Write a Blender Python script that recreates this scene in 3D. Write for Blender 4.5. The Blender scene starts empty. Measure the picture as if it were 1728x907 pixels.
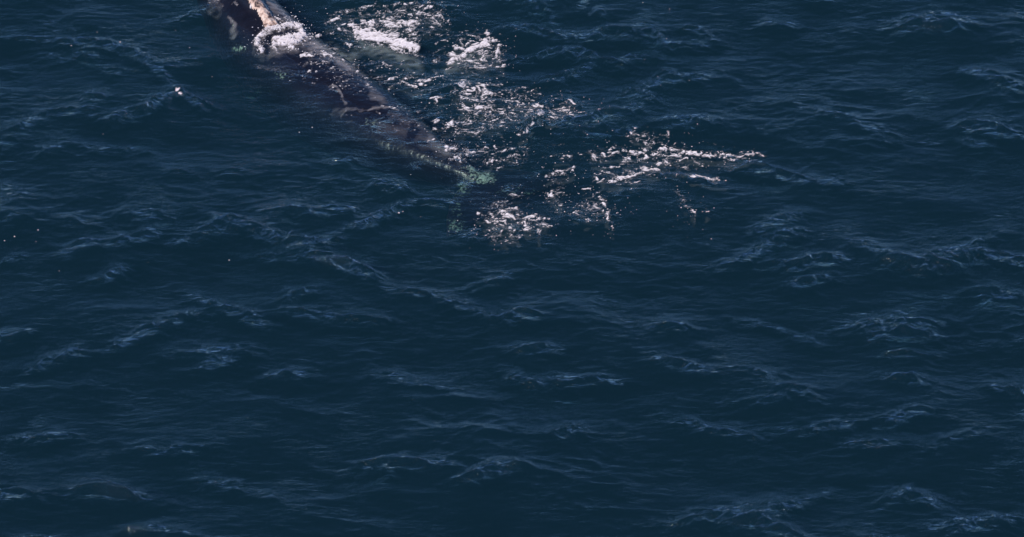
import bpy, bmesh, math, random
import numpy as np
from mathutils import Vector, Matrix
random.seed(7); np.random.seed(7)
S = bpy.context.scene
COL = S.collection

# ---------------------------------------------------------------- camera
PITCH = math.radians(35.0)          # look-down angle of the survey aircraft
DIST = 170.0                        # metres from lens to the middle of the frame
PPM = 55.0                          # photo pixels per metre at that distance
PW, PH = 1728.0, 907.0
cam_d = bpy.data.cameras.new('camera')
cam = bpy.data.objects.new('camera', cam_d); COL.objects.link(cam)
CP = np.array([0.0, -DIST*math.cos(PITCH), DIST*math.sin(PITCH)])
cam.location = CP.tolist()
cam.rotation_euler = (math.pi/2-PITCH, 0, 0)
cam_d.sensor_width = 36.0
cam_d.lens = 36.0*DIST/(PW/PPM)
cam_d.clip_start = 1.0
cam_d.clip_end = 20000.0
S.camera = cam

# ---------------------------------------------------------------- sky and sun
SUN_EL, SUN_AZ = math.radians(38), math.radians(222)    # azimuth clockwise from +Y
w = bpy.data.worlds.new('World'); S.world = w; w.use_nodes = True
wn = w.node_tree.nodes; wl = w.node_tree.links
for n in list(wn): wn.remove(n)
sky = wn.new('ShaderNodeTexSky'); sky.sky_type = 'NISHITA'; sky.sun_disc = False
sky.sun_elevation = SUN_EL; sky.sun_rotation = SUN_AZ
sky.altitude = 100; sky.air_density = 0.62; sky.dust_density = 0.0; sky.ozone_density = 9.0
bg = wn.new('ShaderNodeBackground'); bg.inputs['Strength'].default_value = 0.15
wo = wn.new('ShaderNodeOutputWorld')
wl.new(sky.outputs[0], bg.inputs[0]); wl.new(bg.outputs[0], wo.inputs[0])
sun_d = bpy.data.lights.new('sun', 'SUN'); sun_d.energy = 4.0; sun_d.angle = math.radians(0.5)
sun_d.color = (1.0, 0.93, 0.85)
sun = bpy.data.objects.new('sun', sun_d); COL.objects.link(sun)
sdir = Vector((math.sin(SUN_AZ)*math.cos(SUN_EL), math.cos(SUN_AZ)*math.cos(SUN_EL), math.sin(SUN_EL)))
sun.rotation_euler = sdir.to_track_quat('Z', 'Y').to_euler()
sun.location = (sdir*60)

S.view_settings.view_transform = 'Standard'
S.view_settings.look = 'None'
S.view_settings.exposure = 0.0
S.view_settings.gamma = 1.0
S.view_settings.use_curve_mapping = False
S.render.engine = 'CYCLES'
S.cycles.max_bounces = 6
S.cycles.transparent_max_bounces = 16
S.cycles.volume_bounces = 0
S.cycles.use_denoising = True
S.cycles.caustics_reflective = False
S.cycles.caustics_refractive = False

# ---------------------------------------------------------------- geometry of the view
FW = np.array([0.0, math.cos(PITCH), -math.sin(PITCH)])
UPV = np.array([0.0, math.sin(PITCH), math.cos(PITCH)])
def at(px, py, z=0.0):
    """the point at height z that stands where the photo shows pixel px, py"""
    a = (px-PW/2)/PPM/DIST; b = (PH/2-py)/PPM/DIST
    d = FW + np.array([a, 0, 0]) + UPV*b
    t = (z-CP[2])/d[2]
    return CP + d*t
def proj(P):
    """photo pixels of points, for laying marks out on the sheets and on the skin"""
    Q = P-CP
    f = Q@FW
    return PW/2+Q[:, 0]/f*DIST*PPM, PH/2-(Q@UPV)/f*DIST*PPM

# ---------------------------------------------------------------- noise
def _hash(ix, iy, seed):
    h = (ix.astype(np.int64)*374761393+iy.astype(np.int64)*668265263+seed*982451653) & 0xffffffff
    h = ((h ^ (h >> 13))*1274126177) & 0xffffffff
    h = h ^ (h >> 16)
    return (h & 0xffff)/65535.0
def gnoise(x, y, seed=0):
    """gradient noise, about -0.7..0.7"""
    ix = np.floor(x); iy = np.floor(y); fx = x-ix; fy = y-iy
    ux = fx*fx*fx*(fx*(fx*6-15)+10); uy = fy*fy*fy*(fy*(fy*6-15)+10)
    def g(dx, dy):
        a = _hash(ix+dx, iy+dy, seed)*2*math.pi
        return np.cos(a)*(fx-dx)+np.sin(a)*(fy-dy)
    a = g(0, 0); b = g(1, 0); c = g(0, 1); d = g(1, 1)
    return (a+(b-a)*ux)+((c+(d-c)*ux)-(a+(b-a)*ux))*uy
def fbm(x, y, seed=0, octv=4, gain=0.5, lac=2.03):
    s = 0; a = 1.0; t = 0
    for k in range(octv):
        s = s+a*gnoise(x, y, seed+k*17); t += a; a *= gain; x = x*lac+3.1; y = y*lac-1.7
    return s/t
def sstep(a, b, x):
    t = np.clip((x-a)/(b-a), 0, 1); return t*t*(3-2*t)

def seg_dist(x, y, pts):
    """distance to a polyline, and how far along it (0..1)"""
    best = np.full(x.shape, 1e9); along = np.zeros(x.shape)
    n = len(pts)-1
    for k in range(n):
        ax, ay = pts[k]; bx, by = pts[k+1]
        vx, vy = bx-ax, by-ay; L = vx*vx+vy*vy+1e-9
        t = np.clip(((x-ax)*vx+(y-ay)*vy)/L, 0, 1)
        d = np.hypot(x-ax-t*vx, y-ay-t*vy)
        m = d < best; best = np.where(m, d, best); along = np.where(m, (k+t)/n, along)
    return best, along

# ---------------------------------------------------------------- the water's height
CRESTS = [   # photo pixels of the crest lines, height in metres
 ([(0,62),(45,68),(95,72),(140,82),(180,86),(225,98),(262,124),(292,146)],.10),
 ([(62,90),(110,104),(165,104)],.05), ([(128,94),(166,110)],.07),
 ([(18,232),(70,202),(120,196),(160,190)],.09), ([(140,176),(185,172)],.08),
 ([(160,204),(200,212),(250,194),(295,162)],.13), ([(296,160),(318,172),(345,188)],.10),
 ([(178,127),(205,133)],.06), ([(262,120),(310,114),(400,96)],.05), ([(0,118),(30,112)],.05),
 ([(300,37),(345,24),(372,8)],.11), ([(60,270),(110,250)],.06), ([(130,250),(190,262),(250,258)],.05),
 ([(280,296),(330,300)],.05), ([(370,298),(410,295)],.06), ([(20,345),(50,340)],.07),
 ([(0,382),(30,376)],.06), ([(218,376),(285,382)],.08), ([(100,388),(150,386)],.05),
 ([(100,440),(150,424),(165,420)],.09), ([(185,424),(235,414),(268,404)],.11),
 ([(330,404),(370,396),(400,402)],.10), ([(150,484),(185,476),(215,455)],.09), ([(280,420),(350,414)],.07),
 ([(0,446),(45,440)],.05), ([(365,384),(395,388),(480,420),(530,418),(578,412)],.11),
 ([(445,362),(510,366),(560,370)],.09), ([(548,358),(585,362),(600,366)],.08), ([(475,424),(530,430)],.08),
 ([(590,392),(615,390),(650,368),(700,345)],.11), ([(555,278),(600,274)],.08), ([(665,312),(690,328)],.10),
 ([(632,308),(660,328)],.10), ([(715,348),(745,348),(765,340)],.09), ([(500,440),(545,446),(590,462),(628,480)],.12),
 ([(595,456),(620,470),(635,482)],.08), ([(690,286),(712,284)],.05), ([(430,440),(520,448)],.07),
 ([(530,318),(590,300)],.03), ([(560,242),(600,236)],.03),
 ([(580,6),(640,2),(700,8),(745,22)],.09), ([(850,8),(890,14),(940,4)],.09), ([(850,52),(900,58),(955,72)],.10),
 ([(890,22),(925,28)],.08), ([(970,64),(1000,70),(1026,56),(1060,64),(1075,66)],.13), ([(1080,60),(1100,62),(1120,78),(1150,80),(1190,76)],.12),
 ([(1000,30),(1025,28)],.07), ([(1070,48),(1100,44)],.07), ([(1150,48),(1175,54),(1200,66)],.09),
 ([(850,106),(890,104),(930,94),(975,92),(1010,102),(1060,104),(1085,98),(1115,100)],.13),
 ([(920,138),(945,138),(975,126),(1005,110)],.12), ([(1035,112),(1060,116)],.06), ([(1110,124),(1140,130)],.07),
 ([(1060,158),(1110,146),(1160,138),(1200,132)],.11), ([(1045,172),(1068,166),(1090,172),(1110,178)],.09),
 ([(905,186),(950,176),(980,186)],.06), ([(930,222),(1000,216),(1060,198),(1080,184)],.12),
 ([(940,236),(1010,236),(1070,226)],.10), ([(1100,210),(1200,212)],.07), ([(1120,222),(1200,220)],.08), ([(880,236),(905,220),(918,208)],.16),
 ([(650,352),(700,348)],.05), ([(1110,300),(1160,310),(1200,318)],.12), ([(840,394),(880,396)],.06),
 ([(780,398),(800,408)],.08), ([(700,172),(740,166),(800,150)],.08), ([(1040,346),(1070,330)],.07), ([(960,384),(1000,378)],.05),
 ([(860,300),(900,306),(914,288)],.04), ([(770,318),(800,312)],.07), ([(850,322),(880,318)],.06),
 ([(425,116),(480,122),(540,138)],.05), ([(560,150),(575,160)],.05),
]
# the same kind of broken, slanting crests over the rest of the sea round the frame
_r = random.Random(20)
for _ in range(150):
    a, b = _r.uniform(-120, 1860), _r.uniform(-90, 1000)
    if a < 1195 and -20 < b < 484: continue
    n_ = _r.choice((2, 2, 3, 3, 4, 5)); sl = _r.choice((-.26, -.14, -.08, .0, .06, .12, .22, .30)); pts = [(a, b)]
    for q in range(n_):
        dx = _r.uniform(22, 46); sl = max(-.45, min(.45, sl+_r.uniform(-.25, .25))); a += dx; b += dx*sl; pts.append((a, b))
    CRESTS.append((pts, _r.uniform(.05, .125)))
CREST_G = [([tuple(at(px, py)[:2]) for px, py in pts], h) for pts, h in CRESTS]
BODY_PX = [(330,-90),(400,-30),(440,20),(490,62),(545,105),(600,150),(660,195),(720,235),(775,272),(815,300),(850,325)]
BODY_G = [tuple(at(px, py)[:2]) for px, py in BODY_PX]

def ridged(x, y, seed, octv=3):
    s = 0; a = 1.0; t = 0
    for k in range(octv):
        n = 1-np.abs(gnoise(x, y, seed+31*k))*2.2
        s = s+a*np.clip(n, 0, 1)**2.2; t += a; a *= 0.42; x = x*2.1+5.2; y = y*2.1+1.3
    return s/t
def waves_raw(x, y, painted=True):
    wx = x+0.9*fbm(x*.35, y*.35, 5, 2); wy = y+0.9*fbm(x*.35+9, y*.35, 6, 2)
    h = 0.34*fbm(x*.13+y*.03, y*.21, 11, 2)+.050*fbm(x*.42+y*.12, y*.85-x*.1, 13, 3)
    # calm and lively stretches
    act = sstep(-.12, .30, fbm(x*.13+4, y*.16, 21, 2))
    # two wave trains crossing at a slant, the way the photo's arcs cross
    r1 = ridged(wx*.20+wy*.10, wy*.46-wx*.06, 41)
    r2 = ridged(wx*.26-wy*.13, wy*.62+wx*.12, 71)
    r3 = ridged(wx*.8+wy*.15, wy*1.7-wx*.2, 91, 2)
    a1 = sstep(-.1, .35, fbm(x*.3, y*.4, 61, 2)); a2 = sstep(-.1, .35, fbm(x*.3+40, y*.4, 62, 2))
    inpic = sstep(-16.5, -15.2, x)*(1-sstep(5.6, 7.6, x))*sstep(-2.6, -.4, y)
    k = .55-.17*inpic
    h = h+k*(.19*r1*(.25+a1)*(.3+act)+.12*r2*(.25+a2)*(.3+act))+.026*r3*(.25+act)
    h = h+.012*fbm(x*1.5, y*3.0, 81, 4, .6)
    if painted:
        brk = .55+.9*fbm(x*1.3, y*2.0, 33, 2)
        jx = x+.42*fbm(x*1.2, y*1.7, 51, 4); jy = y+.46*fbm(x*1.2, y*1.7, 52, 4)
        for pts, hh in CREST_G:
            xs = [p[0] for p in pts]; ys = [p[1] for p in pts]
            m = (x > min(xs)-1.4) & (x < max(xs)+1.4) & (y > min(ys)-1.6) & (y < max(ys)+1.6)
            if not m.any(): continue
            d, al = seg_dist(jx[m], jy[m], pts)
            taper = np.sin(np.pi*np.clip(al*.86+.07, 0, 1))**.6
            dash = sstep(-.12, .10, fbm(x[m]*1.1+9, y[m]*2.2, 35, 3))
            st = ridged(x[m]*.75+.5*jy[m], jy[m]*2.9-.12*x[m], 151, 2)*np.clip(.35+2.2*fbm(x[m]*.9, y[m]*1.4, 37, 2), 0, 1.3)
            dd2, al2 = seg_dist(jx[m], jy[m]+.30+.25*gnoise(x[m]*.9, y[m]*.9, 36), pts)
            c = (.85*hh*st*np.exp(-(d/.42)**2)+1.3*hh*np.exp(-(d/.11)**1.15)*(.05+.95*dash)+.35*hh*np.exp(-(dd2/.08)**1.2)*(1-dash)*brk[m]+1.25*hh*np.exp(-(d/.40)**2))*taper
            h[m] += c
    # the sea lies flatter over the whale
    db, _ = seg_dist(x, y, BODY_G)
    h = h*(.45+.55*sstep(.8, 2.6, db))
    return h
def lively(x, y):
    """where the wind has roughened the surface: along crests and in gusts"""
    act = sstep(.02, .34, fbm(x*.16+4, y*.22, 21, 3))
    r = ridged(x*.22+y*.12+.3*fbm(x*.5, y*.7, 8, 3), y*.5-x*.07, 141, 2)
    L = .12+.16*sstep(-.2, .3, fbm(x*.5, y*.8, 88, 3))+act*sstep(.45, .95, r)*.6
    for pts, hh in CREST_G:
        xs = [p[0] for p in pts]; ys = [p[1] for p in pts]
        m = (x > min(xs)-1.6) & (x < max(xs)+1.6) & (y > min(ys)-1.8) & (y < max(ys)+1.8)
        if not m.any(): continue
        d, al = seg_dist(x[m], y[m]-.10, pts)
        L[m] = np.maximum(L[m], min(hh*12, 1.35)*np.exp(-(d/.24)**2)*np.sin(np.pi*np.clip(al*.86+.07, 0, 1))**.5)
    return L
def wave_h(x, y):
    h0 = waves_raw(x, y)
    for _ in range(1):
        h1 = waves_raw(x, y-1.1*h0)         # crests lean away from the viewer: wind from behind the camera
        h0 = h1
    return h0
def calm(x, y):
    r = np.maximum(np.abs(x)-20, 0)+np.maximum(np.abs(y)-18, 0)
    return 1/(1+r*.08)

def axis(lo, hi, step, far):
    a = list(np.arange(lo, hi, step)); s = step; v = a[-1]; up = []
    while v < far:
        s = min(s*1.14, far*.25); v += s; up.append(v)
    s = step; v = a[0]; dn = []
    while v > -far:
        s = min(s*1.14, far*.25); v -= s; dn.append(v)
    return np.array(dn[::-1]+a+up)
GX = axis(-17.5, 17.5, .046, 4000.0)
GY = axis(-16.2, 17.2, .050, 4000.0)
X, Y = np.meshgrid(GX, GY)
fine = (np.abs(X) < 40) & (np.abs(Y) < 40)
Hh = np.zeros_like(X)
Hh[fine] = wave_h(X[fine], Y[fine])
Hh[~fine] = 0.03
Hh *= calm(X, Y)
def sample_h(x, y):
    i = np.clip(np.searchsorted(GX, x)-1, 0, len(GX)-2); j = np.clip(np.searchsorted(GY, y)-1, 0, len(GY)-2)
    fx = (x-GX[i])/(GX[i+1]-GX[i]); fy = (y-GY[j])/(GY[j+1]-GY[j])
    return (Hh[j, i]*(1-fx)+Hh[j, i+1]*fx)*(1-fy)+(Hh[j+1, i]*(1-fx)+Hh[j+1, i+1]*fx)*fy

# ---------------------------------------------------------------- mesh helpers
def mesh_np(name, V, F, smooth=True):
    me = bpy.data.meshes.new(name)
    V = np.asarray(V, dtype=np.float32); F = np.asarray(F, dtype=np.int32)
    k = F.shape[1]
    me.vertices.add(len(V)); me.vertices.foreach_set('co', V.ravel())
    me.loops.add(F.size); me.loops.foreach_set('vertex_index', F.ravel())
    me.polygons.add(len(F)); me.polygons.foreach_set('loop_start', np.arange(len(F), dtype=np.int32)*k)
    me.polygons.foreach_set('use_smooth', np.full(len(F), smooth))
    me.update(calc_edges=True); me.validate()
    return me
def link(name, me, mat, parent=None, **props):
    o = bpy.data.objects.new(name, me); COL.objects.link(o)
    if mat is not None: me.materials.append(mat)
    if parent is not None: o.parent = parent
    for k, v in props.items(): o[k] = v
    return o
def attr(me, name, vals):
    a = me.attributes.new(name, 'FLOAT', 'POINT'); a.data.foreach_set('value', np.asarray(vals, dtype=np.float32))

class NT:
    def __init__(s, name):
        s.m = bpy.data.materials.new(name); s.m.use_nodes = True
        s.t = s.m.node_tree; s.n = s.t.nodes; s.l = s.t.links
        for q in list(s.n): s.n.remove(q)
        s.out = s.n.new('ShaderNodeOutputMaterial')
    def add(s, typ, **kw):
        n = s.n.new(typ)
        for k, v in kw.items():
            if k.startswith('i_'): n.inputs[k[2:].replace('_', ' ')].default_value = v
            else: setattr(n, k, v)
        return n
    def ln(s, a, b): s.l.new(a, b)
    def math(s, op, a, b=None, c=None, clamp=False):
        n = s.n.new('ShaderNodeMath'); n.operation = op; n.use_clamp = clamp
        for i, v in enumerate((a, b, c)):
            if v is None: continue
            if isinstance(v, (int, float)): n.inputs[i].default_value = v
            else: s.l.new(v, n.inputs[i])
        return n.outputs[0]

# ---------------------------------------------------------------- water
def water_material():
    T = NT('sea_water')
    geo = T.add('ShaderNodeNewGeometry')
    tc = T.add('ShaderNodeTexCoord')
    mp = T.add('ShaderNodeMapping'); mp.inputs['Scale'].default_value = (2.1, 4.4, 1); mp.inputs['Rotation'].default_value = (0, 0, .12)
    T.ln(tc.outputs['Object'], mp.inputs[0])
    n1 = T.add('ShaderNodeTexNoise'); n1.inputs['Scale'].default_value = 1.0; n1.inputs['Detail'].default_value = 5; n1.inputs['Roughness'].default_value = .62
    n1.inputs['Distortion'].default_value = .4
    T.ln(mp.outputs[0], n1.inputs['Vector'])
    b = T.add('ShaderNodeBump'); b.inputs['Strength'].default_value = 1.0; b.inputs['Distance'].default_value = .24
    lv = T.add('ShaderNodeAttribute'); lv.attribute_name = 'lively'
    T.ln(T.math('MULTIPLY', T.math('SUBTRACT', n1.outputs[0], .5), lv.outputs['Fac']), b.inputs['Height'])
    dot = T.add('ShaderNodeVectorMath'); dot.operation = 'DOT_PRODUCT'
    T.ln(geo.outputs['Incoming'], dot.inputs[0]); T.ln(b.outputs[0], dot.inputs[1])
    c = T.math('ABSOLUTE', dot.outputs['Value'])
    q = T.math('SUBTRACT', 1.0, c, clamp=True)
    p5 = T.math('POWER', q, 5.0)
    F = T.math('MULTIPLY_ADD', p5, 0.98, 0.02, clamp=True)
    tr = T.add('ShaderNodeBsdfTransparent')
    gl = T.add('ShaderNodeBsdfGlossy'); gl.inputs['Roughness'].default_value = .035
    T.ln(b.outputs[0], gl.inputs['Normal'])
    mx = T.add('ShaderNodeMixShader')
    T.ln(F, mx.inputs[0]); T.ln(tr.outputs[0], mx.inputs[1]); T.ln(gl.outputs[0], mx.inputs[2])
    T.ln(mx.outputs[0], T.out.inputs['Surface'])
    sc = T.add('ShaderNodeVolumeScatter'); sc.inputs['Anisotropy'].default_value = 0.0
    ab = T.add('ShaderNodeVolumeAbsorption')
    # scattering and absorption coefficients per metre
    s_ = WATER_S; a_ = WATER_A
    ms, ma = max(s_), max(a_)
    sc.inputs['Color'].default_value = (*[v/ms for v in s_], 1); sc.inputs['Density'].default_value = ms
    # absorption node: sigma = (1-colour)*density
    ab.inputs['Color'].default_value = (*[1-v/ma for v in a_], 1); ab.inputs['Density'].default_value = ma
    ad = T.add('ShaderNodeAddShader'); T.ln(sc.outputs[0], ad.inputs[0]); T.ln(ab.outputs[0], ad.inputs[1])
    T.ln(ad.outputs[0], T.out.inputs['Volume'])
    return T.m
WATER_S = (.0138, .0338, .0550)
WATER_A = (.54, .30, .31)
M_water = water_material()
ny, nx = X.shape
V = np.stack([X.ravel(), Y.ravel(), Hh.ravel()], 1)
idx = np.arange(nx*ny).reshape(ny, nx)
F = np.stack([idx[:-1, :-1].ravel(), idx[:-1, 1:].ravel(), idx[1:, 1:].ravel(), idx[1:, :-1].ravel()], 1)
# close it into a body of water 30 m deep: walls far out and a bottom
rim = np.concatenate([idx[0, :], idx[1:, -1], idx[-1, -2::-1], idx[-2:0:-1, 0]])
base = len(V)
Vr = V[rim].copy(); Vr[:, 2] = -30
V = np.concatenate([V, Vr, [[0, 0, -30]]])
k = np.arange(len(rim)); k2 = (k+1) % len(rim)
Fw = np.stack([rim[k], base+k, base+k2, rim[k2]], 1)
ctr = base+len(rim)
# bottom as degenerate-free quads: pairs of rim edges
kk = np.arange(0, len(rim)-1, 2)
Fb = np.stack([base+kk, np.full(len(kk), ctr), base+(kk+2) % len(rim), base+kk+1], 1)
me = mesh_np('water', V, np.concatenate([F, Fw, Fb]))
Lv = np.full(X.shape, .4); Lv[fine] = lively(X[fine], Y[fine])
attr(me, 'lively', np.concatenate([Lv.ravel(), np.zeros(len(V)-X.size)]))
link('water', me, M_water, kind='structure', label='dark teal sea with small wind waves')
# sea floor under it
T = NT('sea_floor_silt')
d = T.add('ShaderNodeBsdfDiffuse'); nz = T.add('ShaderNodeTexNoise'); nz.inputs['Scale'].default_value = .4
cr = T.add('ShaderNodeValToRGB'); cr.color_ramp.elements[0].color = (.05, .05, .045, 1); cr.color_ramp.elements[1].color = (.11, .10, .085, 1)
T.ln(nz.outputs[0], cr.inputs[0]); T.ln(cr.outputs[0], d.inputs[0]); T.ln(d.outputs[0], T.out.inputs[0])
s = 4200
me = mesh_np('seabed', [(-s, -s, -30.4), (s, -s, -30.4), (s, s, -30.4), (-s, s, -30.4)], [(0, 1, 2, 3)])
link('seabed', me, T.m, kind='structure', label='silty sea floor far below the surface')

# ---------------------------------------------------------------- the whale
def skin_material():
    T = NT('whale_skin')
    p = T.add('ShaderNodeBsdfPrincipled')
    tc = T.add('ShaderNodeTexCoord')
    n = T.add('ShaderNodeTexNoise'); n.inputs['Scale'].default_value = 1.6; n.inputs['Detail'].default_value = 7; n.inputs['Roughness'].default_value = .65
    T.ln(tc.outputs['Object'], n.inputs['Vector'])
    cr = T.add('ShaderNodeValToRGB')
    e = cr.color_ramp.elements; e[0].position = .35; e[0].color = (.0035, .0033, .0065, 1); e[1].position = .74; e[1].color = (.011, .0095, .015, 1)
    T.ln(n.outputs[0], cr.inputs[0])
    at_ = T.add('ShaderNodeAttribute'); at_.attribute_name = 'pale'
    n2 = T.add('ShaderNodeTexNoise'); n2.inputs['Scale'].default_value = 11; n2.inputs['Detail'].default_value = 6; n2.inputs['Roughness'].default_value = .7
    T.ln(tc.outputs['Object'], n2.inputs['Vector'])
    f = T.math('ADD', at_.outputs['Fac'], T.math('MULTIPLY_ADD', n2.outputs[0], 3.0, -2.08))
    f = T.math('MULTIPLY', f, 1.6, clamp=True)
    # a wide soft mottle besides the sharp patches
    mix = T.add('ShaderNodeMix'); mix.data_type = 'RGBA'
    T.ln(f, mix.inputs['Factor']); T.ln(cr.outputs[0], mix.inputs['A']); mix.inputs['B'].default_value = (.48, .56, .44, 1)
    T.ln(mix.outputs['Result'], p.inputs['Base Color'])
    p.inputs['Roughness'].default_value = .30
    bmp = T.add('ShaderNodeBump'); bmp.inputs['Distance'].default_value = .06; bmp.inputs['Strength'].default_value = .6
    n3 = T.add('ShaderNodeTexNoise'); n3.inputs['Scale'].default_value = 5; n3.inputs['Detail'].default_value = 6
    T.ln(tc.outputs['Object'], n3.inputs['Vector']); T.ln(n3.outputs[0], bmp.inputs['Height']); T.ln(bmp.outputs[0], p.inputs['Normal'])
    T.ln(p.outputs[0], T.out.inputs[0])
    return T.m
M_skin = skin_material()

# dorsal line in the photo, depth of that line, half width and half height of the body there
SECT = [  # px, py, z_top, half_w, half_h
 (322,-100, .05, .16, .20),
 (340, -85, .18, .42, .55),
 (366, -60, .30, .80, .90),
 (402, -25, .30, 1.12, 1.15),
 (440,  20, .16, 1.34, 1.25),
 (484,  62, .02, 1.45, 1.30),
 (532, 104, .02, 1.50, 1.30),
 (582, 138, .03, 1.46, 1.22),
 (632, 174, .05, 1.30, 1.06),
 (681, 209, .02, 1.06, .88),
 (726, 240, -.04, .72, .68),
 (764, 266, -.14, .48, .50),
 (796, 287, -.24, .31, .34),
 (824, 304, -.40, .24, .20),
 (846, 320, -.48, .16, .10),
]
P_top = np.array([at(a, b, z) for a, b, z, hw, hh in SECT])
P_c = P_top-np.array([[0, 0, q[4]] for q in SECT])
def loft(bm, cs, us, vs, rw, rh, n=28, power=2.0):
    """closed tube of ellipses: centres, side and up vectors, radii"""
    rings = []
    for c, u, v, a, b in zip(cs, us, vs, rw, rh):
        ring = []
        for k in range(n):
            t = 2*math.pi*k/n
            ct, st = math.cos(t), math.sin(t)
            ct = math.copysign(abs(ct)**(2/power), ct); st = math.copysign(abs(st)**(2/power), st)
            ring.append(bm.verts.new(Vector(c)+Vector(u)*a*ct+Vector(v)*b*st))
        rings.append(ring)
    for r0, r1 in zip(rings, rings[1:]):
        for k in range(n): bm.faces.new((r0[k], r0[(k+1) % n], r1[(k+1) % n], r1[k]))
    for r, fl in ((rings[0], True), (rings[-1], False)):
        bm.faces.new(r[::-1] if fl else r)
def interp(A, t):
    """smooth curve through the rows of A at parameter t (Catmull-Rom)"""
    A = np.asarray(A, float); n = len(A)-1
    i = min(int(t), n-1); f = t-i
    p0 = A[max(i-1, 0)]; p1 = A[i]; p2 = A[i+1]; p3 = A[min(i+2, n)]
    return .5*((2*p1)+(-p0+p2)*f+(2*p0-5*p1+4*p2-p3)*f*f+(-p0+3*p1-3*p2+p3)*f**3)
def nrm(v): return v/np.linalg.norm(v)
bm = bmesh.new()
cs, us, vs, rw, rh = [], [], [], [], []
R = np.array([[q[3], q[4]] for q in SECT])
N = 90
for k in range(N+1):
    t = k/N*(len(SECT)-1)
    c = interp(P_c, t); t2 = min(t+.05, len(SECT)-1); t1 = max(t-.05, 0)
    d = nrm(interp(P_c, t2)-interp(P_c, t1)); r = interp(R, t)
    u = nrm(np.cross(d, [0, 0, 1])); v = np.cross(u, d)
    cs.append(c); us.append(u); vs.append(v); rw.append(max(r[0], .05)); rh.append(max(r[1], .05))
loft(bm, cs, us, vs, rw, rh, 36, 2.45)
def body_at(t): return interp(P_c, t), nrm(interp(P_c, min(t+.05, 14))-interp(P_c, max(t-.05, 0)))
# narrow arched upper jaw standing proud between the lips
cj, uj, vj, aj, bj = [], [], [], [], []
for k in range(24):
    f = k/23; t = .2+f*4.35
    c, d = body_at(t); r = interp(R, t)
    top = c+np.array([0, 0, r[1]])
    u = nrm(np.cross(d, [0, 0, 1])); v = np.cross(u, d)
    wdt = .16+.22*math.sin(math.pi*min(f*1.1, 1))+.10*f
    cj.append(top-v*.12+v*.10*math.sin(math.pi*f)); uj.append(u); vj.append(v); aj.append(wdt); bj.append(.30*math.sin(math.pi*(.12+.80*f))+.06)
loft(bm, cj, uj, vj, aj, bj, 20)
# lower lips bulging on both sides of the head
for sd in (-1, 1):
    cj, uj, vj, aj, bj = [], [], [], [], []
    for k in range(20):
        f = k/19; t = .5+f*3.6
        c, d = body_at(t); r = interp(R, t)
        u = nrm(np.cross(d, [0, 0, 1])); v = np.cross(u, d)
        a = .20*math.sin(math.pi*(.1+.85*f))+.05
        cj.append(c+u*sd*r[0]*.80+v*r[1]*.30); uj.append(u); vj.append(v); aj.append(a); bj.append(a*2.1)
    loft(bm, cj, uj, vj, aj, bj, 16)
# flukes: two tapering blades swept back from the end of the tail stock
c0, dtail = body_at(12.6)
tipL = at(752, 400, -.80); tipR = at(958, 300, -.95)
notch = at(868, 336, -.62)
def blade(root_a, root_b, tip, back, n=16, thick=.13):
    """root_a leading edge root, root_b trailing root; the blade sweeps to the tip"""
    cs, us, vs, rw, rh = [], [], [], [], []
    for k in range(n):
        f = k/(n-1)
        la = root_a*(1-f)+tip*f+back*(-.40*math.sin(math.pi*f))
        tr = root_b*(1-f)+tip*f+back*(.18*math.sin(math.pi*f*.9))
        c = (la+tr)/2; u = (tr-la); L = np.linalg.norm(u)
        u = u/(L+1e-6) if L > 1e-3 else nrm(back)
        out = nrm(tip-root_a); v = nrm(np.cross(out, u))
        cs.append(c); us.append(u); vs.append(v); rw.append(max(L/2, .06)); rh.append(thick*(1-f)**.6+.035)
    loft(bm, cs, us, vs, rw, rh, 14, 1.7)
lead = at(806, 288, -.50)
blade(lead, notch, tipL, nrm(dtail), 16)
blade(lead, notch, tipR, nrm(dtail), 16)
# flippers: broad paddles from the shoulders
def flipper(sd, tip):
    c, d = body_at(4.9); r = interp(R, 4.9)
    u = nrm(np.cross(d, [0, 0, 1])); v = np.cross(u, d)
    root = c+u*sd*r[0]*.72-v*.45
    cs, us, vs, rw, rh = [], [], [], [], []
    for k in range(12):
        f = k/11
        cc = root*(1-f)+tip*f+d*(.25*math.sin(math.pi*f))
        out = nrm(tip-root); uu = nrm(d-out*np.dot(d, out)); vv = np.cross(out, uu)
        cs.append(cc); us.append(uu); vs.append(vv)
        rw.append(.34+.30*math.sin(math.pi*(f*.85+.05))-.28*f**3); rh.append(.17*(1-f)+.05)
    loft(bm, cs, us, vs, rw, rh, 14)
c5, d5 = body_at(4.9); u5 = nrm(np.cross(d5, [0, 0, 1]))
sL = -1 if u5[0] > 0 else 1
flipper(sL, at(418, 168, -1.75))
flipper(-sL, c5-u5*sL*2.6+d5*1.3+np.array([0, 0, -1.3]))
me = bpy.data.meshes.new('body'); bm.to_mesh(me); bm.free()
whale = bpy.data.objects.new('whale', None); COL.objects.link(whale)
whale['label'] = 'dark right whale swimming at the surface with pale growths on its head'
whale['category'] = 'whale'
whale.empty_display_size = 1
tmp = bpy.data.objects.new('body_form', me); COL.objects.link(tmp)
m = tmp.modifiers.new('r', 'REMESH'); m.mode = 'VOXEL'; m.voxel_size = .06; m.use_smooth_shade = True
m = tmp.modifiers.new('s', 'SMOOTH'); m.factor = .5; m.iterations = 6
dg = bpy.context.evaluated_depsgraph_get()
bme = bpy.data.meshes.new_from_object(tmp.evaluated_get(dg))
bpy.data.objects.remove(tmp); bme.name = 'body'
nv = len(bme.vertices); co = np.empty(nv*3, np.float32); bme.vertices.foreach_get('co', co); co = co.reshape(-1, 3).astype(float)
no = np.empty(nv*3, np.float32); bme.vertices.foreach_get('normal', no); no = no.reshape(-1, 3).astype(float)
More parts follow.
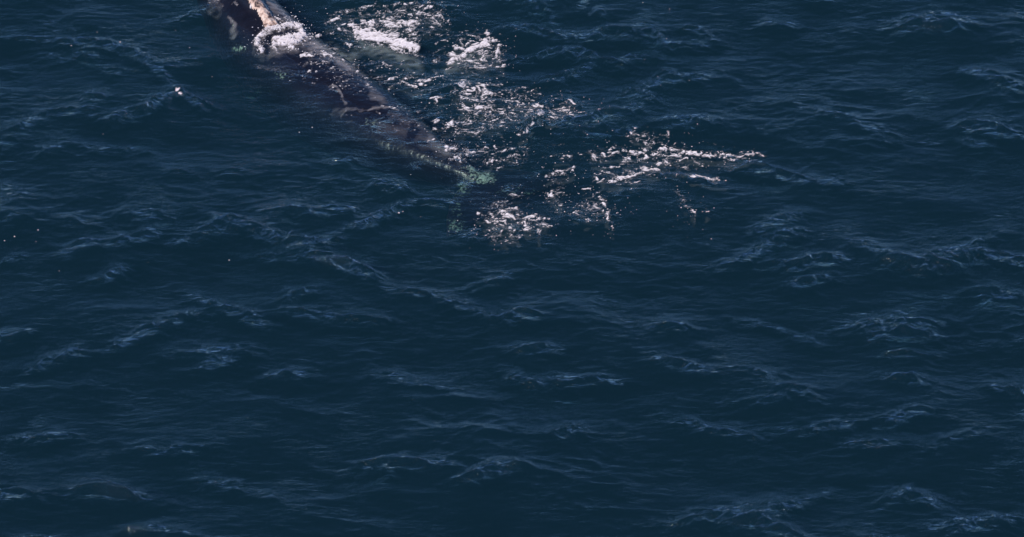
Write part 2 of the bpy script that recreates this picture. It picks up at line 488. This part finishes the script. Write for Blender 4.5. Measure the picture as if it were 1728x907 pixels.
# folds and swellings of the blubber
disp = .045*fbm(co[:, 0]*.9+co[:, 2], co[:, 1]*.9-co[:, 2]*.6, 301, 3)
co += no*disp[:, None]
bme.vertices.foreach_set('co', co.astype(np.float32).ravel()); bme.update()
# scarred and unpigmented patches of skin
px, py = proj(co)
PALE = [(394,44,5,16,.5),(403,83,14,8,.7),(478,128,18,10,.55),(436,152,20,12,.45),(628,208,18,10,.52),(652,214,12,8,.3),
        (744,248,22,9,.38),(800,284,17,11,.85),(818,300,20,13,1.0),(803,297,14,14,.7),(768,378,22,16,.55),(792,306,14,24,.45),
        (780,318,16,18,.66),(770,350,14,22,.50),(770,385,20,14,.66),(900,335,34,14,.62),(860,322,24,14,.5),(930,326,20,10,.35),(455,14,10,10,.2),(760,395,12,14,.45)]
pale = np.zeros(nv)
for a, b, rx, ry, k_ in PALE:
    pale = np.maximum(pale, k_*1.15*np.exp(-(((px-a)/rx)**2+((py-b)/ry)**2)*.9))
attr(bme, 'pale', pale)
bme.polygons.foreach_set('use_smooth', np.full(len(bme.polygons), True))
bme.materials.clear()
body = link('body', bme, M_skin, whale)

# callosities: rough crusts on the head, as parts of the whale
def callosity_material():
    T = NT('callosity_crust')
    p = T.add('ShaderNodeBsdfPrincipled'); tc = T.add('ShaderNodeTexCoord')
    n = T.add('ShaderNodeTexNoise'); n.inputs['Scale'].default_value = 5; n.inputs['Detail'].default_value = 8; n.inputs['Roughness'].default_value = .7
    T.ln(tc.outputs['Object'], n.inputs['Vector'])
    cr = T.add('ShaderNodeValToRGB'); e = cr.color_ramp.elements
    e[0].position = .40; e[0].color = (.05, .03, .03, 1); e[1].position = .49; e[1].color = (.62, .42, .34, 1)
    x = cr.color_ramp.elements.new(.64); x.color = (.84, .70, .60, 1)
    T.ln(n.outputs[0], cr.inputs[0]); T.ln(cr.outputs[0], p.inputs['Base Color'])
    p.inputs['Roughness'].default_value = .75
    b = T.add('ShaderNodeBump'); b.inputs['Distance'].default_value = .04; T.ln(n.outputs[0], b.inputs['Height']); T.ln(b.outputs[0], p.inputs['Normal'])
    T.ln(p.outputs[0], T.out.inputs[0]); return T.m
M_cal = callosity_material()
from mathutils.bvhtree import BVHTree
bvh = BVHTree.FromPolygons([tuple(v) for v in co], [tuple(p.vertices) for p in bme.polygons])
def on_body(x, y):
    h = bvh.ray_cast(Vector((x, y, 5)), Vector((0, 0, -1)))
    return h[0].z if h[0] is not None else -9
def crust(pts, wid, hgt, seed, name='callosity'):
    """a lumpy crust grown along a line on the skin"""
    g = .035
    xs = [p[0] for p in pts]; ys = [p[1] for p in pts]
    ax = np.arange(min(xs)-wid*1.6, max(xs)+wid*1.6, g); ay = np.arange(min(ys)-wid*1.6, max(ys)+wid*1.6, g)
    A, B = np.meshgrid(ax, ay)
    d, al = seg_dist(A.ravel(), B.ravel(), pts); d = d.reshape(A.shape)
    edge = wid*(.85+.9*fbm(A*2.3, B*2.3, seed, 3))
    prof = np.clip(1-(d/edge)**2, 0, 1)
    on = prof > 0
    Z = np.full(A.shape, -9.0)
    for j, i in zip(*np.where(on)):
        Z[j, i] = on_body(A[j, i], B[j, i])
    on &= Z > -3
    Z = Z-.02+hgt*np.sqrt(prof)*(.55+1.3*np.abs(fbm(A*4, B*4, seed+5, 4))*1.6)
    id_ = -np.ones(A.shape, int); id_[on] = np.arange(on.sum())
    q = on[:-1, :-1] & on[:-1, 1:] & on[1:, 1:] & on[1:, :-1]
    F = np.stack([id_[:-1, :-1][q], id_[:-1, 1:][q], id_[1:, 1:][q], id_[1:, :-1][q]], 1)
    if len(F) == 0: return
    link(name, mesh_np(name, np.stack([A[on], B[on], Z[on]], 1), F), M_cal, whale)
def gp(px, py, z=.35): return tuple(at(px, py, z)[:2])
crust([gp(420,-10), gp(434,4), gp(447,18), gp(458,30)], .27, .14, 400)
crust([gp(345,-84), gp(362,-66), gp(380,-50)], .26, .17, 410)      # the bonnet, beyond the photo's edge
crust([gp(396,-34), gp(408,-22)], .13, .10, 420)

# blowholes: two slits with raised lips
for dx in (-.13, .13):
    bb = bmesh.new()
    c = at(470, 40, .2); z = on_body(c[0]+dx, c[1]+dx*.4)
    bmesh.ops.create_uvsphere(bb, u_segments=14, v_segments=8, radius=1)
    bmesh.ops.scale(bb, vec=(.05, .17, .035), verts=bb.verts)
    bmesh.ops.rotate(bb, matrix=Matrix.Rotation(.5+(.5 if dx > 0 else -.1), 3, 'Z'), verts=bb.verts)
    bmesh.ops.translate(bb, vec=(c[0]+dx, c[1]+dx*.4, z+.005), verts=bb.verts)
    m_ = bpy.data.meshes.new('blowhole'); bb.to_mesh(m_); bb.free()
    for p in m_.polygons: p.use_smooth = True
    link('blowhole', m_, M_skin, whale)

# ---------------------------------------------------------------- foam
def foam_material():
    T = NT('sea_foam')
    df = T.add('ShaderNodeBsdfDiffuse'); df.inputs['Roughness'].default_value = 1.0
    tc = T.add('ShaderNodeTexCoord')
    n = T.add('ShaderNodeTexNoise'); n.inputs['Scale'].default_value = 9; n.inputs['Detail'].default_value = 6
    T.ln(tc.outputs['Object'], n.inputs['Vector'])
    cr = T.add('ShaderNodeValToRGB'); e = cr.color_ramp.elements
    e[0].position = .3; e[0].color = (.66, .60, .63, 1); e[1].position = .6; e[1].color = (.84, .78, .80, 1)
    T.ln(n.outputs[0], cr.inputs[0]); T.ln(cr.outputs[0], df.inputs['Color'])
    a = T.add('ShaderNodeAttribute'); a.attribute_name = 'cover'
    tr = T.add('ShaderNodeBsdfTransparent'); mx = T.add('ShaderNodeMixShader')
    T.ln(a.outputs['Fac'], mx.inputs[0]); T.ln(tr.outputs[0], mx.inputs[1]); T.ln(df.outputs[0], mx.inputs[2])
    T.ln(mx.outputs[0], T.out.inputs[0]); return T.m
M_foam = foam_material()
def wisps(x, y, seed):   # veils drawn out into threads
    return np.clip(.25+.9*(1-np.abs(gnoise(x*2.2+y*.8, y*3.4-x*.5, seed))*2.6)+1.2*fbm(x*3, y*4.5, seed+1, 5), 0, 1)

# kind L: (points, radius px, strength)   kind E: (cx, cy, rx, ry, strength)   kind H: soft veil of bubbles (points, radius, cover)
def foam(name, label, L=(), E=(), H=(), lump=.05, seed=1, group='foam left by the whale', scale=1.0, sharp=1.0, warp=1.0, mist=.08):
    boxes = []
    for pts, r, k in list(L)+list(H):
        for p in pts: boxes.append((p[0]-3*r, p[1]-3*r, p[0]+3*r, p[1]+3*r))
    for cx, cy, rx, ry, k in E: boxes.append((cx-1.6*rx, cy-1.6*ry, cx+1.6*rx, cy+1.6*ry))
    x0 = min(b[0] for b in boxes); y0 = min(b[1] for b in boxes); x1 = max(b[2] for b in boxes); y1 = max(b[3] for b in boxes)
    a, b = at(x0, y1), at(x1, y0); c, d = at(x0, y0), at(x1, y1)
    g = .024
    ax = np.arange(min(a[0], c[0]), max(b[0], d[0]), g); ay = np.arange(a[1], b[1], g)
    A, B = np.meshgrid(ax, ay)
    # stroke distances in metres on the water, y counted as it is foreshortened
    PX, PY = proj(np.stack([A.ravel(), B.ravel(), np.zeros(A.size)], 1)); PX = PX.reshape(A.shape); PY = PY.reshape(A.shape)
    wx = PX+26*warp*fbm(A*1.1, B*1.1, seed+200, 4); wy = PY+17*warp*fbm(A*1.1+7, B*1.1, seed+201, 4)
    D = np.zeros(A.shape)
    for pts, r, k in L:
        dd, al = seg_dist(wx.ravel(), wy.ravel(), pts); dd = dd.reshape(A.shape)
        D = np.maximum(D, k*np.exp(-(dd/(r*1.15))**2))
    for cx, cy, rx, ry, k in E:
        D = np.maximum(D, k*np.exp(-((((wx-cx)/rx)**2+((wy-cy)/ry)**2))**1.5))
    # torn, combed by the wind: fine noise stretched along x and slanted
    u = A+.45*fbm(A*1.5, B*1.5, seed+3, 3); v = B+.45*fbm(A*1.5+5, B*1.5, seed+4, 3)
    n1 = fbm(u*2.7/scale+v*.3, v*4.6/scale-u*.3, seed+10, 5, .66)
    n2 = 1-np.abs(gnoise(u*2.6/scale, v*4.0/scale, seed+20))*2.4        # lacy cell walls
    n3 = fbm(u*9/scale, v*13/scale, seed+30, 2)
    nz = .55*n1*2.0+.28*(n2-.45)+.34*n3*1.6
    n4 = fbm(u*22/scale, v*30/scale, seed+35, 2)
    raw = 2.1*nz+.55*n4+1.18*np.minimum(D, 1.3)-.98
    cov = sstep(-.04, .42/sharp, raw)*sstep(.02, .14, D)*np.clip(.86+.5*n4+.3*n3, .25, 1)*(.50+.50*sstep(.0, .55, raw))
    # threads of the lace between the solid bits
    c1 = np.abs(gnoise(u*1.9/scale+.35*n1, v*3.3/scale, seed+40)); c2 = np.abs(gnoise(u*3.6/scale, v*5.6/scale+.5*n1, seed+44))
    lace = np.maximum(np.clip(1-c1/.035, 0, 1), .8*np.clip(1-c2/.05, 0, 1))*sstep(-.30, .25, n1*2+.5*n3)
    cov = np.maximum(cov, .95*lace*sstep(.18, .55, D)*np.clip(.7+2*n4, 0, 1))
    veil = np.zeros(A.shape)
    for pts, r, k in H:
        dd, al = seg_dist(wx.ravel(), wy.ravel(), pts); dd = dd.reshape(A.shape)
        veil = np.maximum(veil, k*np.exp(-(dd/r)**2)*wisps(A, B, seed+50)*.8)
    veil = np.maximum(veil, mist*sstep(.12, .75, D)*wisps(A*.8, B*.8, seed+60)*.6)
    Zw = sample_h(A.ravel(), B.ravel()).reshape(A.shape); Zb = np.full(A.shape, -9.0)
    near = ((cov > .012) | (veil > .012)) & (seg_dist(A.ravel(), B.ravel(), BODY_G)[0].reshape(A.shape) < 1.9)
    for j, i in zip(*np.where(near)): Zb[j, i] = on_body(A[j, i], B[j, i])
    Z1 = np.maximum(Zw, Zb)+.008+.012*cov+.35*lump*np.clip(D-.25, 0, 1)*cov*(.6+1.6*np.clip(n1+.2, 0, 1)+.2*n3)
    Z2 = np.maximum(Zw-.34, Zb+.005)
    Vs, Fs, Cs, off = [], [], [], 0
    for c_, Z in ((cov, Z1), (veil, Z2)):
        on = c_ > .012
        if on.sum() < 4: continue
        q = (on[:-1, :-1] | on[:-1, 1:] | on[1:, 1:] | on[1:, :-1])
        use = np.zeros(A.shape, bool); use[:-1, :-1] |= q; use[:-1, 1:] |= q; use[1:, 1:] |= q; use[1:, :-1] |= q
        id_ = -np.ones(A.shape, int); id_[use] = np.arange(use.sum())+off; off += use.sum()
        Fs.append(np.stack([id_[:-1, :-1][q], id_[:-1, 1:][q], id_[1:, 1:][q], id_[1:, :-1][q]], 1))
        Vs.append(np.stack([A[use], B[use], Z[use]], 1)); Cs.append((c_*on)[use])
    F = np.concatenate(Fs); me = mesh_np(name, np.concatenate(Vs), F)
    attr(me, 'cover', np.concatenate(Cs))
    link(name, me, M_foam, kind='stuff', label=label, category='foam', group=group)
    return len(F)

nf = 0
nf += foam('foam', 'bright churned splash ring right behind the whale\'s pale head growths', lump=.24, seed=11, sharp=1.0, warp=.35, mist=.1,
  L=[([(432,76),(438,62),(462,51),(490,44)],5.5,1.2), ([(490,44),(508,47),(514,60),(505,70)],5.5,1.25), ([(466,73),(485,70),(503,67)],9,1.9),
     ([(434,72),(441,84)],5,.9), ([(480,76),(495,82)],5,.8), ([(500,40),(512,50)],4,.7), ([(448,52),(470,38),(480,34)],3,.7), ([(512,64),(560,56)],2,.75), ([(460,30),(478,44)],4,.6)],
  H=[([(456,82),(500,84)],6,.22), ([(455,8),(475,20),(490,34)],12,.22), ([(520,70),(560,78),(585,92)],13,.25), ([(575,100),(590,110)],9,.2)])
nf += foam('foam', 'long torn white streak spreading right of the splash, largest patch of foam', lump=.12, seed=23, warp=.7,
  L=[([(556,36),(590,18),(640,12),(700,10),(735,20),(757,44)],2.4,.74), ([(757,44),(762,56)],2,.5), ([(602,48),(645,64),(695,78)],11,1.45), ([(640,60),(665,62),(705,64)],5,.75), ([(600,38),(630,36),(655,44),(700,38)],8,.95), ([(575,46),(585,50)],6,.75),
     ([(690,10),(725,16),(750,28)],3,.75), ([(555,30),(580,18),(605,20)],5,.45), ([(690,24),(700,18)],4,.7), ([(710,95),(690,82)],6,.5)],
  E=[(655,42,90,36,.52), (715,33,46,28,.55)],
  H=[([(610,58),(680,82),(705,92)],10,.30), ([(660,78),(700,98)],10,.18)])
nf += foam('foam', 'curled white foam patch at the right end of the long streak', lump=.12, seed=37,
  L=[([(768,78),(778,84),(790,88)],6,.85), ([(760,104),(785,92),(812,78)],6.5,1.25), ([(812,80),(822,60),(834,72),(838,86)],7,1.05), ([(755,92),(768,94)],7,.75),
     ([(733,100),(740,106)],5,.7), ([(838,92),(845,102)],6,.65), ([(760,118),(785,112),(850,110)],2.5,.6)],
  E=[(800,88,56,32,0.61), (745,92,30,14,0.37)],
  H=[([(760,98),(810,84)],10,.25)])
nf += foam('foam', 'thin broken foam line curving on dark water below the long streak', lump=.03, seed=41, sharp=1.4,
  L=[([(640,134),(658,130)],3.5,.72), ([(668,138),(695,146),(725,140),(745,131)],2.0,.82), ([(750,130),(800,124)],2,.5), ([(610,108),(640,110),(680,108)],3,.42), ([(690,120),(700,124)],3,.5)],
  E=[(690,138,64,16,0.37), (640,108,50,12,0.33)])
nf += foam('foam', 'scattered field of small white foam flecks right of the whale\'s tail stock', lump=.05, seed=53, sharp=1.5, scale=.9,
  L=[([(786,165),(800,155),(815,150)],6,.85), ([(784,186),(794,190)],7,1.0), ([(803,180),(812,186)],4,.85), ([(825,158),(835,164)],5,.75), ([(735,206),(758,214)],4,.9), ([(733,218),(748,218)],3,.8), ([(764,222),(769,222)],3,.8),
     ([(872,172),(882,180),(884,186)],3,.85), ([(895,186),(912,185)],2.5,.85), ([(910,202),(918,200),(912,210)],3,.85), ([(920,214),(944,213)],3,.8), ([(872,234),(895,228),(905,222)],2,.85),
     ([(940,182),(962,177),(975,184)],1.6,.75), ([(952,189),(962,190)],2.5,.9), ([(963,202),(975,206)],4,.65), ([(815,213),(825,212)],3,.85), ([(840,218),(848,219)],3,.8), ([(770,142),(790,146)],3,.6), ([(795,215),(780,218)],4,.6)],
  E=[(808,163,54,22,0.57), (835,192,85,32,0.47), (800,215,56,18,0.47), (935,192,54,22,0.43), (870,165,56,18,0.41)])
nf += foam('foam', 'small forked white streak on the water just off the whale\'s rear flank', lump=.05, seed=59, sharp=1.4,
  L=[([(724,177),(735,172),(752,170)],2.2,.95), ([(736,173),(735,180)],2,.8), ([(676,187),(684,185)],2,.9), ([(715,185),(725,178)],2,.45)])
nf += foam('foam', 'string of white foam trailing along the whale\'s narrowing tail stock', lump=.05, seed=61, sharp=1.3,
  L=[([(748,238),(755,248),(753,256)],3,.95), ([(762,250),(785,256)],3,.85), ([(768,264),(778,272)],3.5,.85), ([(785,252),(800,262)],3,.6), ([(818,280),(828,275)],3,.75), ([(832,250),(836,254)],2.5,.9), ([(800,260),(806,262)],2,.85)],
  E=[(775,262,34,18,0.45), (845,265,64,24,0.37)],
  H=[([(730,230),(760,258)],7,.10)])
nf += foam('foam', 'patch of pinkish white foam floating above the submerged flukes, the denser of two', lump=.07, seed=71,
  L=[([(855,362),(862,372),(858,380)],7,1.1), ([(832,362),(840,368)],6,.85), ([(812,364),(818,364)],4,.8), ([(858,355),(870,354)],3,.85), ([(815,376),(850,384)],3.5,.8), ([(842,396),(852,404)],4,.65), ([(862,392),(876,402)],3,.75)],
  E=[(848,372,44,26,.50), (845,395,38,16,0.47), (868,328,20,9,0.45), (845,345,22,12,0.49)])
nf += foam('foam', 'small lacy foam ring floating just right of the denser patch over the flukes', lump=.05, seed=77, sharp=1.3,
  L=[([(886,380),(892,388),(906,390)],3.2,.9), ([(894,372),(908,368),(918,372),(924,370)],3,.85), ([(898,378),(906,376)],3,.8), ([(893,366),(906,366)],2,.7), ([(922,386),(930,388)],2.5,.75), ([(908,394),(912,402)],3,.6)],
  E=[(905,380,30,18,0.49)])
nf += foam('foam', 'wide foam streak of broken white lines running off the right of the photo', lump=.10, seed=83, sharp=1.1, warp=.45,
  L=[([(1200,262),(1240,266),(1275,262)],3,.8), ([(1000,268),(1016,274),(1022,276)],4,.9), ([(1016,262),(1040,258),(1075,257),(1092,262)],2.3,.95), ([(1092,240),(1088,254),(1090,266)],3.5,.9), ([(1072,232),(1082,232)],3,.7),
     ([(1118,252),(1150,258),(1200,260),(1230,262)],4.5,1.0), ([(1100,262),(1130,266),(1160,268)],3,.8), ([(1110,278),(1125,276)],3.5,.85), ([(1050,272),(1062,268)],3,.85), ([(1155,282),(1170,281)],3,.7), ([(1030,283),(1042,283)],2,.8),
     ([(1230,262),(1262,258),(1290,262)],4,.55)],
  E=[(1110,264,110,22,.42), (1090,238,44,16,.44), (1150,278,60,12,.42), (1010,264,34,14,.40)])
nf += foam('foam', 'compact bright white streak just below the wide broken foam lines', lump=.10, seed=89, sharp=1.1,
  L=[([(1050,303),(1068,300),(1085,292),(1110,290)],4.2,1.05), ([(1032,312),(1046,308)],4,.9), ([(1010,296),(1015,308)],3.5,.75), ([(1060,306),(1062,314),(1076,314)],1.6,.7), ([(985,321),(1000,318)],1.6,.8)],
  E=[(1085,292,44,12,0.51), (1030,302,38,16,0.43)])
nf += foam('foam', 'thin white crest of foam at the right, below the wide broken lines', lump=.06, seed=97, sharp=1.4,
  L=[([(1158,302),(1180,304),(1205,303),(1225,306)],2.6,.95)], E=[(1150,304,30,5,0.30)])
nf += foam('foam', 'wedge shaped whitecap left of the broken white lines', lump=.12, seed=101, sharp=1.3,
  L=[([(945,296),(958,294),(968,292)],4.2,1.05), ([(968,290),(973,283)],2.5,1.0), ([(930,300),(938,297)],2.5,.85), ([(920,252),(945,246)],2.2,.45), ([(935,272),(965,268)],3,.55)],
  E=[(950,272,26,10,0.31)])
nf += foam('foam', 'dotted arc of foam flecks hanging below the wedge shaped whitecap', lump=.03, seed=103, sharp=1.6,
  L=[([(928,304),(926,318),(930,326)],3,.55), ([(936,332),(944,338),(950,346)],3,.68)], E=[(935,325,20,30,0.39)])
nf += foam('foam', 'ragged foam thread running down towards the bottom right of the open water', lump=.05, seed=107, sharp=1.3,
  L=[([(998,336),(1012,331)],2,.8), ([(1012,340),(1022,352),(1026,366),(1030,376)],3.5,.75), ([(1022,362),(1028,368)],3.2,.95), ([(1030,380),(1033,390)],2.5,.75), ([(990,378),(996,376)],2,.7), ([(966,362),(972,366)],3,.7)],
  E=[(1000,355,38,24,0.43)])
nf += foam('foam', 'faint dotted ring of foam flecks at the photo\'s right edge', lump=.02, seed=109, sharp=1.6,
  L=[([(1140,326),(1150,340),(1168,356),(1174,372)],5,.42), ([(1190,362),(1200,360)],3,.6), ([(1172,358),(1176,366)],2.5,.7)])
nf += foam('foam', 'tiny isolated whitecap on a wave crest far left of the whale', lump=.02, seed=113, sharp=1.2, warp=.25, mist=0, group='small whitecaps',
  L=[([(298,161),(302,164),(305,167)],2.8,1.1), ([(290,166),(300,163)],1.5,.7)])
nf += foam('foam', 'broken white froth washing over the whale\'s back behind the splash', lump=.05, seed=127, sharp=1.2,
  L=[([(502,92),(515,90),(528,93)],2.6,.9), ([(545,86),(553,92),(550,98)],3.4,.95), ([(514,104),(528,100)],4,.62), ([(545,107),(556,107)],2.6,.9), ([(556,104),(564,100)],3,.6), ([(536,123),(540,123)],2,.9), ([(522,118),(524,118)],2,.85), ([(512,132),(516,132)],1.6,.85),
     ([(530,141),(534,142)],1.6,.85), ([(574,76),(605,74)],2.2,.7), ([(500,70),(540,72)],3,.55)],
  E=[(548,98,44,16,.50), (580,78,40,8,.50), (585,130,50,34,.37)],  # last ellipse: white specks among the froth, painted in as wet glints
  H=[([(530,78),(565,80),(600,78)],9,.20), ([(575,100),(605,118)],8,.12), ([(562,146),(578,158),(586,170)],2.0,.26), ([(586,170),(584,180),(572,186)],1.6,.20), ([(560,176),(580,178),(610,184)],1.2,.08),
     ([(628,160),(645,172)],8,.14), ([(620,140),(632,150)],6,.08)])
nf += foam('foam', 'thin film of bubbles sliding over the whale\'s rear back and narrowing flank', lump=.02, seed=131, sharp=1.2,
  L=[([(642,180),(660,182),(671,186)],1.8,.75), ([(634,190),(642,191)],1.8,.8), ([(694,222),(700,220)],2.2,.75), ([(726,240),(730,238)],1.8,.8), ([(585,194),(596,197)],1.6,.8), ([(633,171),(636,171)],1.5,.8)],
  E=[(690,205,44,20,0.31)],
  H=[([(620,186),(660,180),(676,188)],1.8,.24), ([(664,200),(700,208),(716,216)],10,.05), ([(640,212),(680,224)],9,.06), ([(720,232),(750,256)],10,.12), ([(560,178),(600,184),(630,186)],1.6,.10)])
nf += foam('foam', 'small white froth on the dark water over the side of the whale\'s head', lump=.05, seed=137, sharp=1.3,
  L=[([(402,12),(412,8)],2.6,.85), ([(419,4),(423,16),(430,24)],1.4,.85), ([(352,-2),(366,1)],3.4,.8), ([(424,22),(427,26)],2,.9), ([(436,25),(440,28)],2,.9), ([(388,2),(400,0)],3,.7), ([(443,28),(452,34)],1.6,.8)],
  E=[(400,6,26,8,0.31)],
  H=[([(383,30),(390,38),(396,48)],2.6,.22), ([(355,2),(372,14)],5,.12)])
print('foam quads', nf)

# ---------------------------------------------------------------- flecks of spray and foam too small to count
def flecks(name, label, spots, zfun, size, group):
    Vs, Fs = [], []
    t = (1+5**.5)/2
    ico = np.array([(-1,t,0),(1,t,0),(-1,-t,0),(1,-t,0),(0,-1,t),(0,1,t),(0,-1,-t),(0,1,-t),(t,0,-1),(t,0,1),(-t,0,-1),(-t,0,1)])/math.hypot(1, t)
    fc = np.array([(0,11,5),(0,5,1),(0,1,7),(0,7,10),(0,10,11),(1,5,9),(5,11,4),(11,10,2),(10,7,6),(7,1,8),(3,9,4),(3,4,2),(3,2,6),(3,6,8),(3,8,9),(4,9,5),(2,4,11),(6,2,10),(8,6,7),(9,8,1)])
    for k, (x, y) in enumerate(spots):
        r = size*random.choice((.45, .6, .8, 1.0, 1.3))*random.uniform(.7, 1.2)
        z = zfun(x, y)
        Vs.append(ico*np.array([r*random.uniform(.9, 1.7), r, r*.7])*(1+.25*np.random.randn(12, 1)*.6)+np.array([x, y, z])); Fs.append(fc+12*k)
    me = mesh_np(name, np.concatenate(Vs), np.concatenate(Fs))
    attr(me, 'cover', np.full(len(spots)*12, 1.0))
    link(name, me, M_foam, kind='stuff', label=label, category='foam', group=group)
sp = []
while len(sp) < 8:
    a, b = random.uniform(0, 1728), random.uniform(0, 907)
    sp.append(tuple(at(a, b)[:2]))
for a, b in [(8,409),(25,403),(61,411),(250,446),(387,439),(164,58),(203,77),(174,228),(296,52),(358,130),(320,82),(472,279),(525,318),(673,363),(680,360),(710,365),(1088,101),(1115,149),(1110,132),(1163,141),(1130,15),(1085,6),(527,214),(505,222),(597,234)]:
    sp.append(tuple(at(a, b)[:2]))
flecks('foam_flecks', 'tiny white flecks of foam sprinkled over the open sea', sp,
       lambda x, y: float(sample_h(np.array([x]), np.array([y]))[0])+.004, .014, 'loose flecks')
sp = []
for _ in range(260):
    c = random.choice([(490,42),(512,55),(436,68),(500,78),(470,46),(440,84),(514,66)])
    sp.append(tuple(at(random.gauss(c[0], 11), random.gauss(c[1], 8), .1)[:2]))
flecks('spray', 'fine spray thrown up round the splash behind the whale\'s head', sp, lambda x, y: .12+random.random()**2*.45, .014, 'loose flecks')
sp = []
for cx, cy, sx, sy, n in [(650,40,60,18,150), (730,30,25,18,90), (820,85,30,20,90), (820,190,55,22,260), (780,262,28,14,70), (845,375,34,20,110), (1100,262,60,18,140), (1010,355,28,20,90), (935,320,16,24,50), (950,195,35,16,90), (1160,350,20,25,30), (560,110,35,20,70), (720,140,50,14,50), (880,280,60,30,60)]:
    for _ in range(n): sp.append(tuple(at(random.gauss(cx, sx*1.15), random.gauss(cy, sy*1.15))[:2]))
flecks('foam_flecks', 'crowd of small foam flecks drifting round the foam patches beside the whale', sp,
       lambda x, y: max(float(sample_h(np.array([x]), np.array([y]))[0]), on_body(x, y))+.004, .010, 'loose flecks')
